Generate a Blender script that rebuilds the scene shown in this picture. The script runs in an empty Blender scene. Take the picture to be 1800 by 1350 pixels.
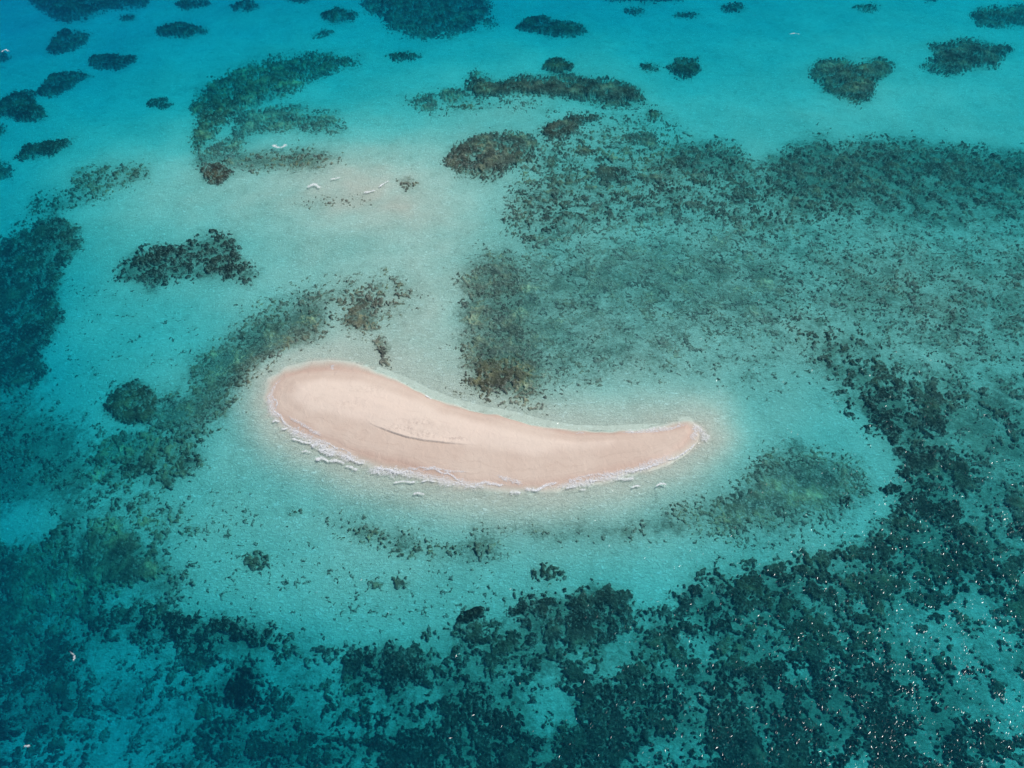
import bpy, math, random
import numpy as np

# ------------------------------------------------------------------ camera, light, exposure
SC = bpy.context.scene
H = 140.0                      # drone height, m
PITCH = math.radians(48.0)     # below the horizon
FOC = 675.0 / math.tan(math.radians(27.0))   # focal length in pixels of the 1800 x 1350 photograph

cd = bpy.data.cameras.new("camera")
cam = bpy.data.objects.new("camera", cd)
SC.collection.objects.link(cam)
cam.location = (0, 0, H)
cam.rotation_euler = (math.pi / 2 - PITCH, 0, 0)
cd.sensor_fit = 'HORIZONTAL'
cd.angle = 2 * math.atan(900.0 / FOC)
cd.clip_start = 1.0
cd.clip_end = 20000.0
SC.camera = cam

SUN_EL = math.radians(57.0)
SUN_AZ = math.radians(65.0)    # from +Y (ahead) towards +X (right)
W = bpy.data.worlds.new("World"); SC.world = W; W.use_nodes = True
nt = W.node_tree; nt.nodes.clear()
sky = nt.nodes.new('ShaderNodeTexSky'); sky.sky_type = 'NISHITA'; sky.sun_disc = False
sky.sun_elevation = SUN_EL; sky.sun_rotation = SUN_AZ; sky.altitude = 10.0
bg = nt.nodes.new('ShaderNodeBackground'); bg.inputs['Strength'].default_value = 0.10
wo = nt.nodes.new('ShaderNodeOutputWorld')
nt.links.new(sky.outputs[0], bg.inputs[0]); nt.links.new(bg.outputs[0], wo.inputs[0])

sl = bpy.data.lights.new("sun", 'SUN'); sl.energy = 3.3; sl.angle = math.radians(0.5); sl.color = (1.0, 0.965, 0.92)
sun = bpy.data.objects.new("sun", sl); SC.collection.objects.link(sun)
sun.location = (200, 200, 300)
sun.rotation_euler = (math.pi / 2 - SUN_EL, 0, -SUN_AZ + math.pi)   # refined below
from mathutils import Vector
sdir = Vector((math.sin(SUN_AZ) * math.cos(SUN_EL), math.cos(SUN_AZ) * math.cos(SUN_EL), math.sin(SUN_EL)))
sun.rotation_euler = sdir.to_track_quat('Z', 'Y').to_euler()

SC.view_settings.view_transform = 'Standard'; SC.view_settings.look = 'None'
SC.view_settings.exposure = 0.0; SC.view_settings.gamma = 1.0
SC.view_settings.use_curve_mapping = False
SC.render.engine = 'CYCLES'
cy = SC.cycles
cy.use_denoising = True
try:
    cy.denoiser = 'OPENIMAGEDENOISE'; cy.denoising_input_passes = 'RGB_ALBEDO_NORMAL'
except Exception: pass
cy.volume_bounces = 2; cy.max_bounces = 6; cy.diffuse_bounces = 2; cy.transparent_max_bounces = 12
cy.sample_clamp_indirect = 4.0

# ------------------------------------------------------------------ photograph pixel <-> place
cP, sP = math.cos(PITCH), math.sin(PITCH)
def project(x, y, z):
    """where a point of the place falls in the 1800 x 1350 photograph"""
    dz = z - H
    fwd = y * cP - dz * sP
    up = y * sP + dz * cP
    fwd = np.maximum(fwd, 1e-3)
    return 900 + FOC * x / fwd, 675 - FOC * up / fwd
def ground(u, v, z=0.0):
    dx = (u - 900) / FOC; dv = (675 - v) / FOC
    wz = dv * cP - sP; wy = dv * sP + cP
    t = (z - H) / wz
    return dx * t, wy * t

# ------------------------------------------------------------------ noise
def _hash(ix, iy, seed):
    h = (ix.astype(np.int64) * 374761393 + iy.astype(np.int64) * 668265263 + seed * 1442695041) & 0xffffffff
    h = ((h ^ (h >> 13)) * 1274126177) & 0xffffffff
    return (h ^ (h >> 16)) & 0xffffffff
def perlin(x, y, seed=0):
    ix = np.floor(x); iy = np.floor(y); fx = (x - ix).astype(np.float32); fy = (y - iy).astype(np.float32)
    sx = fx * fx * fx * (fx * (fx * 6 - 15) + 10); sy = fy * fy * fy * (fy * (fy * 6 - 15) + 10)
    def g(ox, oy):
        a = _hash(ix + ox, iy + oy, seed).astype(np.float32) * np.float32(2 * math.pi / 4294967296.0)
        return np.cos(a) * (fx - ox) + np.sin(a) * (fy - oy)
    a = g(0, 0); b = g(1, 0); c = g(0, 1); d = g(1, 1)
    return ((a + (b - a) * sx) + ((c + (d - c) * sx) - (a + (b - a) * sx)) * sy) * 1.5
def fbm(x, y, scale, octv=3, seed=0, gain=0.5):
    s = np.zeros(x.shape, np.float32); amp = 1.0; tot = 0.0
    for i in range(octv):
        s += amp * perlin(x / scale + 17.3 * i, y / scale - 9.1 * i, seed + i * 31)
        tot += amp * amp; scale /= 2.03; amp *= gain
    return s / math.sqrt(tot)
def cells(x, y, scale, seed=0):
    """distance to the nearest of a jittered set of points, in units of scale"""
    x = x / scale; y = y / scale
    ix = np.floor(x); iy = np.floor(y); best = np.full(x.shape, 9.0, np.float32)
    for ox in (-1, 0, 1):
        for oy in (-1, 0, 1):
            h = _hash(ix + ox, iy + oy, seed)
            px = ix + ox + (h & 1023) / 1023.0; py = iy + oy + ((h >> 10) & 1023) / 1023.0
            r = 0.6 + 0.8 * ((h >> 20) & 1023) / 1023.0
            best = np.minimum(best, (np.sqrt((x - px) ** 2 + (y - py) ** 2) / r).astype(np.float32))
    return best
def sstep(a, b, x):
    t = np.clip((x - a) / (b - a), 0, 1); return t * t * (3 - 2 * t)
def poly_sd(u, v, pts):
    """signed distance to a closed outline, + inside"""
    d = np.full(u.shape, 1e9, np.float32); ins = np.zeros(u.shape, bool); n = len(pts)
    for i in range(n):
        x0, y0 = pts[i]; x1, y1 = pts[(i + 1) % n]
        ex, ey = x1 - x0, y1 - y0; L = ex * ex + ey * ey + 1e-9
        t = np.clip(((u - x0) * ex + (v - y0) * ey) / L, 0, 1)
        d = np.minimum(d, np.hypot(u - x0 - t * ex, v - y0 - t * ey))
        if y0 != y1:
            ins ^= ((y0 > v) != (y1 > v)) & (u < (x1 - x0) * (v - y0) / (y1 - y0) + x0)
    return np.where(ins, d, -d)
def line_d(u, v, pts):
    d = np.full(u.shape, 1e9, np.float32)
    for (x0, y0), (x1, y1) in zip(pts[:-1], pts[1:]):
        ex, ey = x1 - x0, y1 - y0
        t = np.clip(((u - x0) * ex + (v - y0) * ey) / (ex * ex + ey * ey + 1e-9), 0, 1)
        d = np.minimum(d, np.hypot(u - x0 - t * ex, v - y0 - t * ey))
    return d
def ell(cx, cy_, rx, ry, rot=0, n=14, seed=1):
    r = random.Random(seed + int(cx * 7 + cy_)); c, s = math.cos(math.radians(rot)), math.sin(math.radians(rot)); o = []
    for i in range(n):
        a = 2 * math.pi * i / n; k = r.uniform(.84, 1.14)
        x, y = rx * k * math.cos(a), ry * k * math.sin(a); o.append((cx + c * x - s * y, cy_ + s * x + c * y))
    return o

# ------------------------------------------------------------------ the depth of the lagoon (metres), every 150 px of the photograph
DEPTH = np.array([
 [7.8,7.2,6.4,6.0,5.6,5.9,6.1,6.0,5.4,4.8,4.4,4.1,4.1],
 [6.2,5.9,5.0,4.2,3.8,3.2,2.5,2.8,3.6,3.4,2.7,2.8,3.0],
 [5.2,2.8,1.7,1.15,0.58,0.8,1.4,1.9,2.0,2.2,2.4,2.6,2.9],
 [6.0,3.4,2.2,1.6,1.1,0.85,1.5,1.7,1.9,1.9,1.9,2.0,2.1],
 [7.0,4.3,3.2,1.9,0.85,0.70,1.3,1.5,1.5,1.7,1.8,1.85,2.0],
 [6.8,5.2,3.2,1.5,0.85,0.65,0.8,0.9,1.4,2.1,2.6,2.5,2.5],
 [7.0,4.4,3.2,2.6,1.9,1.4,1.25,1.35,1.7,2.3,2.8,3.2,3.2],
 [8.0,6.5,4.4,3.4,2.9,2.9,3.1,3.2,3.4,3.6,3.8,3.8,3.8],
 [8.8,8.4,7.6,6.8,5.8,4.8,4.4,4.2,4.2,4.2,4.2,4.2,4.2],
 [9.0,8.8,8.2,7.6,6.8,5.8,5.2,5.0,5.0,4.8,4.6,4.4,4.2]], np.float32)
def _cub(p0, p1, p2, p3, t):
    return p1 + 0.5 * t * (p2 - p0 + t * (2 * p0 - 5 * p1 + 4 * p2 - p3 + t * (3 * (p1 - p2) + p3 - p0)))
def table(u, v):
    gx = np.clip(u / 150.0, 0, 11.999); gy = np.clip(v / 150.0, 0, 8.999)
    ix = gx.astype(int); iy = gy.astype(int); fx = gx - ix; fy = gy - iy
    rows = []
    for j in (-1, 0, 1, 2):
        r = np.clip(iy + j, 0, 9)
        q = [DEPTH[r, np.clip(ix + k, 0, 12)] for k in (-1, 0, 1, 2)]
        rows.append(_cub(*q, fx))
    return np.maximum(_cub(*rows, fy), 0.3)

BANK = [(480,702),(485,682),(503,667),(535,658),(575,653),(622,654),(665,664),(708,680),(750,701),(790,717),(850,733),
        (905,743),(955,757),(1010,766),(1062,768),(1112,766),(1160,765),(1190,758),(1204,754),(1211,762),(1209,774),(1196,789),
        (1165,807),(1120,821),(1070,835),(1010,847),(950,856),(900,855),(850,850),(800,842),(750,830),(700,818),(650,806),
        (605,788),(560,771),(522,752),(497,736),(484,720)]
# low sand terraces under water round the bank, where the pink sand shows through
SHELF = [(462,705),(470,672),(500,650),(545,632),(600,628),(650,645),(690,662),(760,698),(850,728),(950,750),(1050,762),(1130,755),
         (1200,742),(1245,748),(1252,775),(1225,800),(1180,822),(1120,840),(1050,858),(960,872),(880,872),(800,862),(720,848),(650,832),
         (590,812),(540,790),(500,765),(475,738)]
SCARP = [(640,744),(662,754),(690,765),(715,773),(745,779),(785,783),(830,786)]
CREST = [(640,743),(662,753),(690,764),(715,772),(745,778),(785,782),(840,786),(920,800),(1000,800),(1100,790),(1180,777),(1205,768),
         (1120,773),(1010,775),(900,752),(800,727),(700,688),(640,668),(570,664),(520,676),(510,700),(540,725),(590,735)]

def uv_of(x, y):
    u, v = project(x, y, 0.0)
    for _ in range(3):
        d = table(u, v)
        sd = poly_sd_near(u, v)
        d = d * sstep(-70, 0, -sd) if sd is not None else d
        u, v = project(x, y, -d)
    return u, v
def poly_sd_near(u, v):
    # rough distance outside the bank, only to stop the depth offset there
    sd = np.full(u.shape, -1e3, np.float32)
    m = (u > 380) & (u < 1330) & (v > 560) & (v < 950)
    if m.any(): sd[m] = poly_sd(u[m], v[m], BANK)
    return sd

def terrain(x, y, u, v):
    """height of the sand, metres above the water level"""
    d = table(u, v)
    d = d * (1 + 0.10 * fbm(x, y, 26, 3, 5)) + 0.10 * fbm(x, y, 9, 2, 9)
    z = -np.maximum(d, 0.15)
    m = (u > 330) & (u < 1400) & (v > 540) & (v < 980)
    if m.any():
        uu, vv, xx, yy = u[m], v[m], x[m], y[m]
        wob = fbm(xx, yy, 7, 2, 77)
        sd = poly_sd(uu, vv, BANK) + 2.5 * wob
        ss = poly_sd(uu, vv, SHELF) + 5 * wob
        # outside: slope from the waterline over the shelf to the lagoon floor
        k = np.clip(-sd / np.maximum(-sd + np.maximum(ss, 0), 1e-3), 0, 1)
        shelf = -(0.01 + 0.50 * k ** 1.3)
        out = np.clip(-ss / 85.0, 0, 1)
        floor = z[m]
        zz = np.where(ss > 0, np.maximum(shelf, floor - .1), (-0.51) * (1 - sstep(0, 1, out)) + floor * sstep(0, 1, out))
        zz = np.maximum(zz, floor) * 1.0
        # inside: beach face, low terrace, dry crest behind the scarp
        face = 0.42 * (1 - np.exp(-np.maximum(sd, 0) / 13.0)) + 0.0022 * np.maximum(sd, 0)
        cr = poly_sd(uu, vv, CREST)
        ld = line_d(uu, vv, SCARP)
        t_soft = sstep(-16, 20, cr)
        t_hard = sstep(-.7, .5, cr)
        near = 1 - sstep(3, 26, ld)
        near = near * sstep(640, 700, uu) * (1 - sstep(770, 832, uu) * .9); ht = 0.40 * (t_soft * (1 - near) + t_hard * near) + 0.22 * sstep(10, 50, cr)
        inside = face + ht + 0.035 * fbm(xx, yy, 6, 3, 3)
        z[m] = np.where(sd > 0, inside, np.minimum(zz, -0.003))
    return z.astype(np.float32)

# ------------------------------------------------------------------ materials
def new_mat(name):
    m = bpy.data.materials.new(name); m.use_nodes = True; t = m.node_tree; t.nodes.clear()
    out = t.nodes.new('ShaderNodeOutputMaterial'); return m, t, out
class N:
    def __init__(s, t): s.t = t
    def n(s, typ, **kw):
        x = s.t.nodes.new(typ)
        for k, v in kw.items(): setattr(x, k, v)
        return x
    def l(s, a, b): s.t.links.new(a, b)
    def noise(s, co, scale, detail=3, rough=.55, dist=0.0):
        x = s.n('ShaderNodeTexNoise'); x.inputs['Scale'].default_value = scale; x.inputs['Detail'].default_value = detail
        x.inputs['Roughness'].default_value = rough; x.inputs['Distortion'].default_value = dist; s.l(co, x.inputs['Vector']); return x.outputs['Fac']
    def ramp(s, v, a, b, lo=0., hi=1.):
        x = s.n('ShaderNodeMapRange'); x.interpolation_type = 'SMOOTHSTEP'
        x.inputs[1].default_value = a; x.inputs[2].default_value = b; x.inputs[3].default_value = lo; x.inputs[4].default_value = hi
        s.l(v, x.inputs[0]); return x.outputs[0]
    def math(s, op, a, b=None):
        x = s.n('ShaderNodeMath', operation=op)
        for i, q in enumerate((a, b)):
            if q is None: continue
            if isinstance(q, (int, float)): x.inputs[i].default_value = q
            else: s.l(q, x.inputs[i])
        return x.outputs[0]
    def mix(s, f, a, b, mode='MIX'):
        x = s.n('ShaderNodeMix', data_type='RGBA', blend_type=mode)
        for i, q in ((0, f), (6, a), (7, b)):
            if isinstance(q, (int, float)): x.inputs[i].default_value = q
            elif isinstance(q, tuple): x.inputs[i].default_value = (*q, 1)
            else: s.l(q, x.inputs[i])
        return x.outputs[2]
    def bsdf(s, out, col, rough=.9, bump=None, bs=1., bd=1., spec=.2):
        p = s.n('ShaderNodeBsdfPrincipled')
        s.l(col, p.inputs['Base Color']) if not isinstance(col, tuple) else setattr(p.inputs['Base Color'], 'default_value', (*col, 1))
        if isinstance(rough, (int, float)): p.inputs['Roughness'].default_value = rough
        else: s.l(rough, p.inputs['Roughness'])
        p.inputs['Specular IOR Level'].default_value = spec
        if bump is not None:
            b = s.n('ShaderNodeBump'); b.inputs['Strength'].default_value = bs; b.inputs['Distance'].default_value = bd
            s.l(bump, b.inputs['Height']); s.l(b.outputs[0], p.inputs['Normal'])
        s.l(p.outputs[0], out.inputs['Surface']); return p

def pos(k):
    g = k.n('ShaderNodeNewGeometry'); return g.outputs['Position']

# submerged sand: pale, rippled, wave-light dapple put into its colour, with a film of rubble and algae where the attribute says so
def sea_sand(k, P):
    mp = k.n('ShaderNodeMapping'); mp.inputs['Rotation'].default_value = (0, 0, 0.5); mp.inputs['Scale'].default_value = (1.0, 1.9, 1.0); k.l(P, mp.inputs[0])
    rip_dapple = k.noise(mp.outputs[0], 0.85, 5, .70, 1.5)
    grit = k.noise(P, 2.1, 3, .7)
    patch = k.noise(P, .28, 4, .65, .5)
    big = k.noise(P, 0.045, 4, .6)
    col = k.mix(k.ramp(big, .3, .7), (.59, .53, .425), (.69, .62, .505))
    col = k.mix(k.ramp(patch, .48, .70, 0, .35), col, (.37, .335, .26))
    col = k.mix(k.ramp(grit, .56, .74, 0, .42), col, (.27, .25, .19))
    col = k.mix(k.ramp(rip_dapple, .47, .30, 0, .30), col, (.36, .335, .27))  # dim gaps of the light dapple, painted along the ripple noise
    col = k.mix(k.ramp(rip_dapple, .52, .66, 0, .78), col, (.88, .81, .71))  # bright flecks of sunlight through the waves, painted into the sand colour
    sz_ = k.n('ShaderNodeSeparateXYZ'); k.l(P, sz_.inputs[0])     # clean, surf-washed pink coral sand on the highest bars
    col = k.mix(k.ramp(sz_.outputs[2], -.85, -.15, 0, .75), col, k.mix(k.ramp(grit, .35, .7), (.76, .585, .48), (.62, .47, .375)))
    at = k.n('ShaderNodeAttribute', attribute_name='film')
    col = k.mix(k.math('MULTIPLY', at.outputs['Fac'], k.ramp(k.noise(P, .5, 5, .7), .30, .60, .55, .95)), col, (.385, .365, .290))
    weed = k.math('ADD', k.math('MULTIPLY', k.noise(P, .16, 4, .6, .4), .45), k.math('MULTIPLY', k.noise(P, .95, 5, .78, .3), .55))
    wm = k.math('MULTIPLY', k.ramp(k.math('ADD', k.math('MULTIPLY', at.outputs['Fac'], .30), weed), .565, .78), .82)
    tone = k.math('ADD', k.math('MULTIPLY', k.noise(P, .22, 4, .6), .5), k.math('MULTIPLY', k.noise(P, 1.7, 4, .75), .5))
    col = k.mix(wm, col, k.mix(k.ramp(tone, .38, .62), (.085, .088, .065), (.28, .262, .19)))
    bh = k.math('ADD', rip_dapple, k.math('MULTIPLY', grit, .5))
    return col, bh
SAND_SEA, t, out = new_mat("sand_under_water"); k = N(t); P = pos(k)
col, bh = sea_sand(k, P)
k.bsdf(out, col, .95, bh, .9, .55, .05)

# sand of the bank: dry on the crest, damp and darker near the waterline
SAND_DRY, t, out = new_mat("coral_sand"); k = N(t); P = pos(k)
sx = k.n('ShaderNodeSeparateXYZ'); k.l(P, sx.inputs[0])
wn = k.noise(P, .16, 4, .55, .3)
zz = k.math('ADD', sx.outputs[2], k.math('MULTIPLY', k.math('SUBTRACT', wn, .5), .34))
dry = k.ramp(zz, .50, .86)
damp = k.ramp(zz, .03, .34)
big = k.noise(P, .07, 4, .6); grit = k.noise(P, 3.2, 3, .7); mid = k.noise(P, .5, 4, .6, .8)
c = k.mix(dry, (.600, .465, .370), (.740, .598, .485))
c = k.mix(damp, (.54, .385, .300), c)
sub = k.ramp(sx.outputs[2], -.34, -.03); c_in = c
c = k.mix(k.ramp(big, .35, .7, 0, .45), c, (.70, .585, .475))
c = k.mix(k.ramp(mid, .58, .75, 0, .16), c, (.50, .39, .32))
c = k.mix(k.ramp(grit, .60, .80, 0, .16), c, (.42, .33, .28))
for lv, wd_, am in ((.27, .030, .20), (.45, .022, .16), (.36, .012, .14), (.98, .03, .10)):
    ln_ = k.ramp(k.math('ABSOLUTE', k.math('SUBTRACT', zz, lv)), 0, wd_, am, 0)
    c = k.mix(k.math('MULTIPLY', ln_, k.ramp(k.noise(P, .3, 3, .6), .35, .6)), c, (.36, .25, .19))
at = k.n('ShaderNodeAttribute', attribute_name='tracks')
c = k.mix(k.math('MULTIPLY', k.math('MULTIPLY', at.outputs['Fac'], k.ramp(k.noise(P, 1.4, 4, .7), .47, .66)), .5), c, (.40, .30, .25))
seac, _ = sea_sand(k, P)
c = k.mix(sub, seac, c)
bh = k.math('ADD', mid, k.math('MULTIPLY', grit, .25))
rgh = k.ramp(zz, .0, .4, .45, .95)
k.bsdf(out, c, rgh, bh, .5, .35, .18)

# reef: vertex colour (what grows there), broken by patches and specks
REEF, t, out = new_mat("reef_growth"); k = N(t); P = pos(k)
at = k.n('ShaderNodeAttribute', attribute_name='growth')
n1 = k.noise(P, .40, 5, .65, .4); n2 = k.noise(P, 1.9, 4, .74, .3); n3 = k.noise(P, .09, 3, .6)
m1 = k.n('ShaderNodeVectorMath', operation='SCALE'); k.l(at.outputs['Color'], m1.inputs[0])
k.l(k.math('MULTIPLY', k.ramp(n1, .32, .68, .62, 1.35), k.ramp(n3, .35, .65, .8, 1.25)), m1.inputs['Scale'])
c = k.mix(k.ramp(n2, .55, .76, 0, .70), m1.outputs[0], (.36, .33, .24))
c = k.mix(k.ramp(n2, .46, .26, 0, .65), c, (.020, .024, .022))
at2 = k.n('ShaderNodeAttribute', attribute_name='sandy')
c = k.mix(k.math('MULTIPLY', at2.outputs['Fac'], k.ramp(n2, .34, .62)), c, (.52, .46, .38))
bh = k.math('ADD', n1, n2)
k.bsdf(out, c, .95, bh, 1., .8, .05)

def froth_mat(name, lo, hi, k1, amax):
    m, t, out = new_mat(name); k = N(t); P = pos(k)
    p = k.n('ShaderNodeBsdfPrincipled'); p.inputs['Base Color'].default_value = (.86, .86, .86, 1); p.inputs['Roughness'].default_value = .7
    p.inputs['Specular IOR Level'].default_value = .2
    tr = k.n('ShaderNodeBsdfTransparent'); mx = k.n('ShaderNodeMixShader')
    at = k.n('ShaderNodeAttribute', attribute_name='froth')
    fn = k.noise(P, 1.6, 6, .80, 1.6)
    b = k.n('ShaderNodeBump'); b.inputs['Strength'].default_value = .6; b.inputs['Distance'].default_value = .25; k.l(fn, b.inputs['Height']); k.l(b.outputs[0], p.inputs['Normal'])
    k.l(k.math('MULTIPLY', k.ramp(k.math('ADD', fn, k.math('MULTIPLY', at.outputs['Fac'], k1)), lo, hi), amax), mx.inputs[0])
    k.l(tr.outputs[0], mx.inputs[1]); k.l(p.outputs[0], mx.inputs[2]); k.l(mx.outputs[0], out.inputs['Surface']); return m
FOAM = froth_mat("sea_foam", .66, .98, .35, .92)
LACE = froth_mat("thin_foam", .56, .84, .20, .75)

# facets of the ruffled water surface: clear, with the mirror of water
RIPPLE, t, out = new_mat("ruffled_water"); k = N(t)
gl = k.n('ShaderNodeBsdfGlossy'); gl.inputs['Roughness'].default_value = .16
tr = k.n('ShaderNodeBsdfTransparent'); mx = k.n('ShaderNodeMixShader'); fr = k.n('ShaderNodeFresnel'); fr.inputs[0].default_value = 1.33
k.l(fr.outputs[0], mx.inputs[0]); k.l(tr.outputs[0], mx.inputs[1]); k.l(gl.outputs[0], mx.inputs[2]); k.l(mx.outputs[0], out.inputs['Surface'])

# the water itself: clear sea water that swallows red first and scatters a little blue back
WATER, t, out = new_mat("sea_water"); k = N(t)
SIG_A = (.300, .0325, .0130)
SIG_S = (.002, .0075, .0115)
ab = k.n('ShaderNodeVolumeAbsorption'); da = max(SIG_A) * 1.0001
ab.inputs['Density'].default_value = da; ab.inputs['Color'].default_value = (*[1 - s / da for s in SIG_A], 1)
sc_ = k.n('ShaderNodeVolumeScatter'); ds = max(SIG_S)
sc_.inputs['Density'].default_value = ds; sc_.inputs['Color'].default_value = (*[s / ds for s in SIG_S], 1); sc_.inputs['Anisotropy'].default_value = 0.0
ad = k.n('ShaderNodeAddShader'); k.l(ab.outputs[0], ad.inputs[0]); k.l(sc_.outputs[0], ad.inputs[1]); k.l(ad.outputs[0], out.inputs['Volume'])
try: WATER.cycles.homogeneous_volume = True
except Exception: pass

# ------------------------------------------------------------------ mesh building
def link_mesh(name, verts, quads, mat, attrs=None, smooth=True):
    me = bpy.data.meshes.new(name)
    verts = np.ascontiguousarray(verts, np.float32); quads = np.ascontiguousarray(quads, np.int32)
    me.vertices.add(len(verts)); me.vertices.foreach_set('co', verts.ravel())
    me.loops.add(quads.size); me.loops.foreach_set('vertex_index', quads.ravel())
    me.polygons.add(len(quads)); me.polygons.foreach_set('loop_start', np.arange(0, quads.size, quads.shape[1], dtype=np.int32))
    me.polygons.foreach_set('loop_total', np.full(len(quads), quads.shape[1], np.int32))
    me.polygons.foreach_set('use_smooth', np.full(len(quads), smooth))
    me.update(calc_edges=True)
    for an, arr in (attrs or {}).items():
        if arr.ndim == 2:
            a = me.attributes.new(an, 'FLOAT_COLOR', 'POINT')
            a.data.foreach_set('color', np.concatenate([arr, np.ones((len(arr), 1))], 1).astype(np.float32).ravel())
        else:
            a = me.attributes.new(an, 'FLOAT', 'POINT'); a.data.foreach_set('value', arr.astype(np.float32))
    me.materials.append(mat)
    o = bpy.data.objects.new(name, me); SC.collection.objects.link(o); return o
def tag(o, label, cat=None, group=None, kind=None):
    o['label'] = label
    if cat: o['category'] = cat
    if group: o['group'] = group
    if kind: o['kind'] = kind
    return o

# ------------------------------------------------------------------ what covers the floor: traced zones
# each zone: outline, cover (0..1), soft edge px, size of the clumps (0 fine .. 2 coarse), colour, [name, label]
SLATE = (.100, .100, .078); DARK = (.060, .066, .048); BROWN = (.165, .140, .090); OLIVE = (.150, .148, .098); GREY = (.205, .198, .150); INK = (.023, .027, .024)
TAWNY = (.170, .166, .122)
Z = []
def zone(pts, cover, soft, size, col, label=None, name='patch_reef', hgt=.8, group=None, film=None):
    Z.append(dict(film=film, pts=pts, cover=cover, soft=soft, size=size, col=col, label=label, name=name, hgt=hgt, group=group))
GT = 'patch reefs in the deep blue water beyond the sandbank'
B = 3000
# broad covers first (no single things)
zone([(890,340),(930,300),(1000,285),(1060,262),(1150,262),(1200,250),(1320,268),(1345,292),(1385,262),(1440,250),(1550,248),(1700,262),(1800,272),(2100,275),(2100,400),(1800,392),(1700,392),(1600,400),(1500,390),(1400,410),(1350,430),(1200,400),(1050,410),(950,450),(900,430),(885,380)], .42, 24, .3, SLATE, film=.55)
zone([(1170,262),(1235,250),(1290,258),(1305,285),(1260,305),(1190,300),(1150,285)], .66, 20, .5, SLATE, film=.9)
zone([(1350,280),(1410,255),(1440,248),(1480,265),(1560,247),(1700,264),(1810,275),(2100,280),(2100,345),(1700,330),(1560,340),(1470,350),(1400,360),(1360,330)], .66, 26, .6, SLATE, film=1.0)
zone([(1480,345),(1800,330),(2100,340),(2100,400),(1750,400),(1560,400)], .36, 30, .7, SLATE, film=.8)
zone([(820,470),(850,450),(935,455),(1000,430),(1100,405),(1250,400),(1380,430),(1440,520),(1400,590),(1260,600),(1180,640),(1080,650),(1000,675),(930,700),(880,720),(850,705),(830,688),(822,640),(815,560)], .46, 40, .14, GREY, film=.66, hgt=.35)
zone([(820,480),(850,452),(905,458),(930,500),(925,560),(930,610),(950,660),(925,695),(880,712),(845,702),(828,685),(822,640),(816,560)], .72, 20, .25, TAWNY, film=.85, hgt=.5)
zone([(845,640),(900,635),(925,660),(915,690),(870,700),(838,685)], .8, 14, .3, (.15,.142,.085))
zone([(1000,560),(1150,540),(1230,580),(1180,630),(1070,640),(990,620)], .30, 40, .14, GREY, film=.5, hgt=.35)
zone([(1350,395),(1600,395),(2100,395),(2100,720),(1700,660),(1500,600),(1420,560)], .26, 60, .15, SLATE, film=.62)
zone([(1180,600),(1420,560),(1500,600),(1440,680),(1330,700),(1220,670)], .10, 40, .2, DARK, film=.40)
zone([(880,690),(940,690),(960,735),(900,735),(860,720)], .30, 22, .2, GREY)
# south east and south belts
zone([(1420,590),(1500,600),(1600,650),(1700,665),(2100,700),(2100,1500),(1560,1500),(1540,930),(1575,850),(1565,780),(1530,735),(1490,700),(1440,640)], .55, 30, 1.2, DARK, film=.7)
zone([(1480,690),(1600,690),(1640,760),(1680,850),(1700,1000),(1640,1080),(1560,1100),(1560,960),(1590,850),(1565,780),(1510,730)], .72, 22, 1.0, INK)
zone([(1640,700),(2100,720),(2100,900),(1750,900),(1660,800)], .26, 50, .6, SLATE, film=.7)
zone([(1480,955),(1560,920),(1700,1000),(1800,1080),(2100,1100),(2100,1600),(640,1600),(600,1190),(700,1140),(800,1100),(830,1075),(900,1085),(925,1045),(1000,1055),(1045,1030),(1100,1040),(1130,1075),(1190,1065),(1220,1015),(1300,990),(1400,980)], .66, 26, 1.4, DARK, film=.72)
zone([(900,1050),(990,1055),(1040,1030),(1100,1035),(1120,1100),(1040,1130),(930,1120)], .86, 14, 1.0, (.05,.045,.035))
zone([(1180,1040),(1260,1020),(1280,1090),(1250,1150),(1210,1120)], .88, 14, 1.0, INK)
zone([(1040,1230),(1200,1220),(1330,1260),(1300,1400),(1080,1420),(1020,1330)], .80, 30, 1.5, INK)
zone([(1280,1180),(1560,1150),(1720,1210),(1700,1330),(1500,1360),(1350,1300)], .74, 30, 1.4, INK)
zone([(800,1200),(950,1230),(900,1400),(650,1420),(640,1300),(700,1230)], .78, 30, 1.4, INK)
zone([(580,1140),(700,1130),(760,1200),(700,1240),(600,1220)], .85, 20, 1.3, INK)
zone([(1300,1030),(1500,1000),(1560,1100),(1420,1140),(1320,1110)], .62, 26, 1.0, (.07,.065,.045))
zone([(-400,960),(40,950),(110,915),(200,915),(260,945),(300,990),(340,1010),(320,1060),(420,1100),(560,1110),(600,1150),(640,1500),(-400,1600)], .62, 30, 1.3, DARK, film=.75)
zone([(110,930),(200,915),(260,945),(300,990),(290,1030),(200,1035),(120,1010)], .90, 16, 1.0, OLIVE)
zone([(-60,950),(60,960),(130,1010),(150,1080),(60,1120),(-60,1110)], .82, 24, 1.0, OLIVE)
zone([(300,1080),(420,1095),(500,1120),(480,1160),(340,1170),(250,1110)], .80, 20, 1.2, INK)
zone([(20,1180),(120,1150),(125,1230),(110,1310),(30,1300)], .86, 20, 1.2, DARK)
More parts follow.
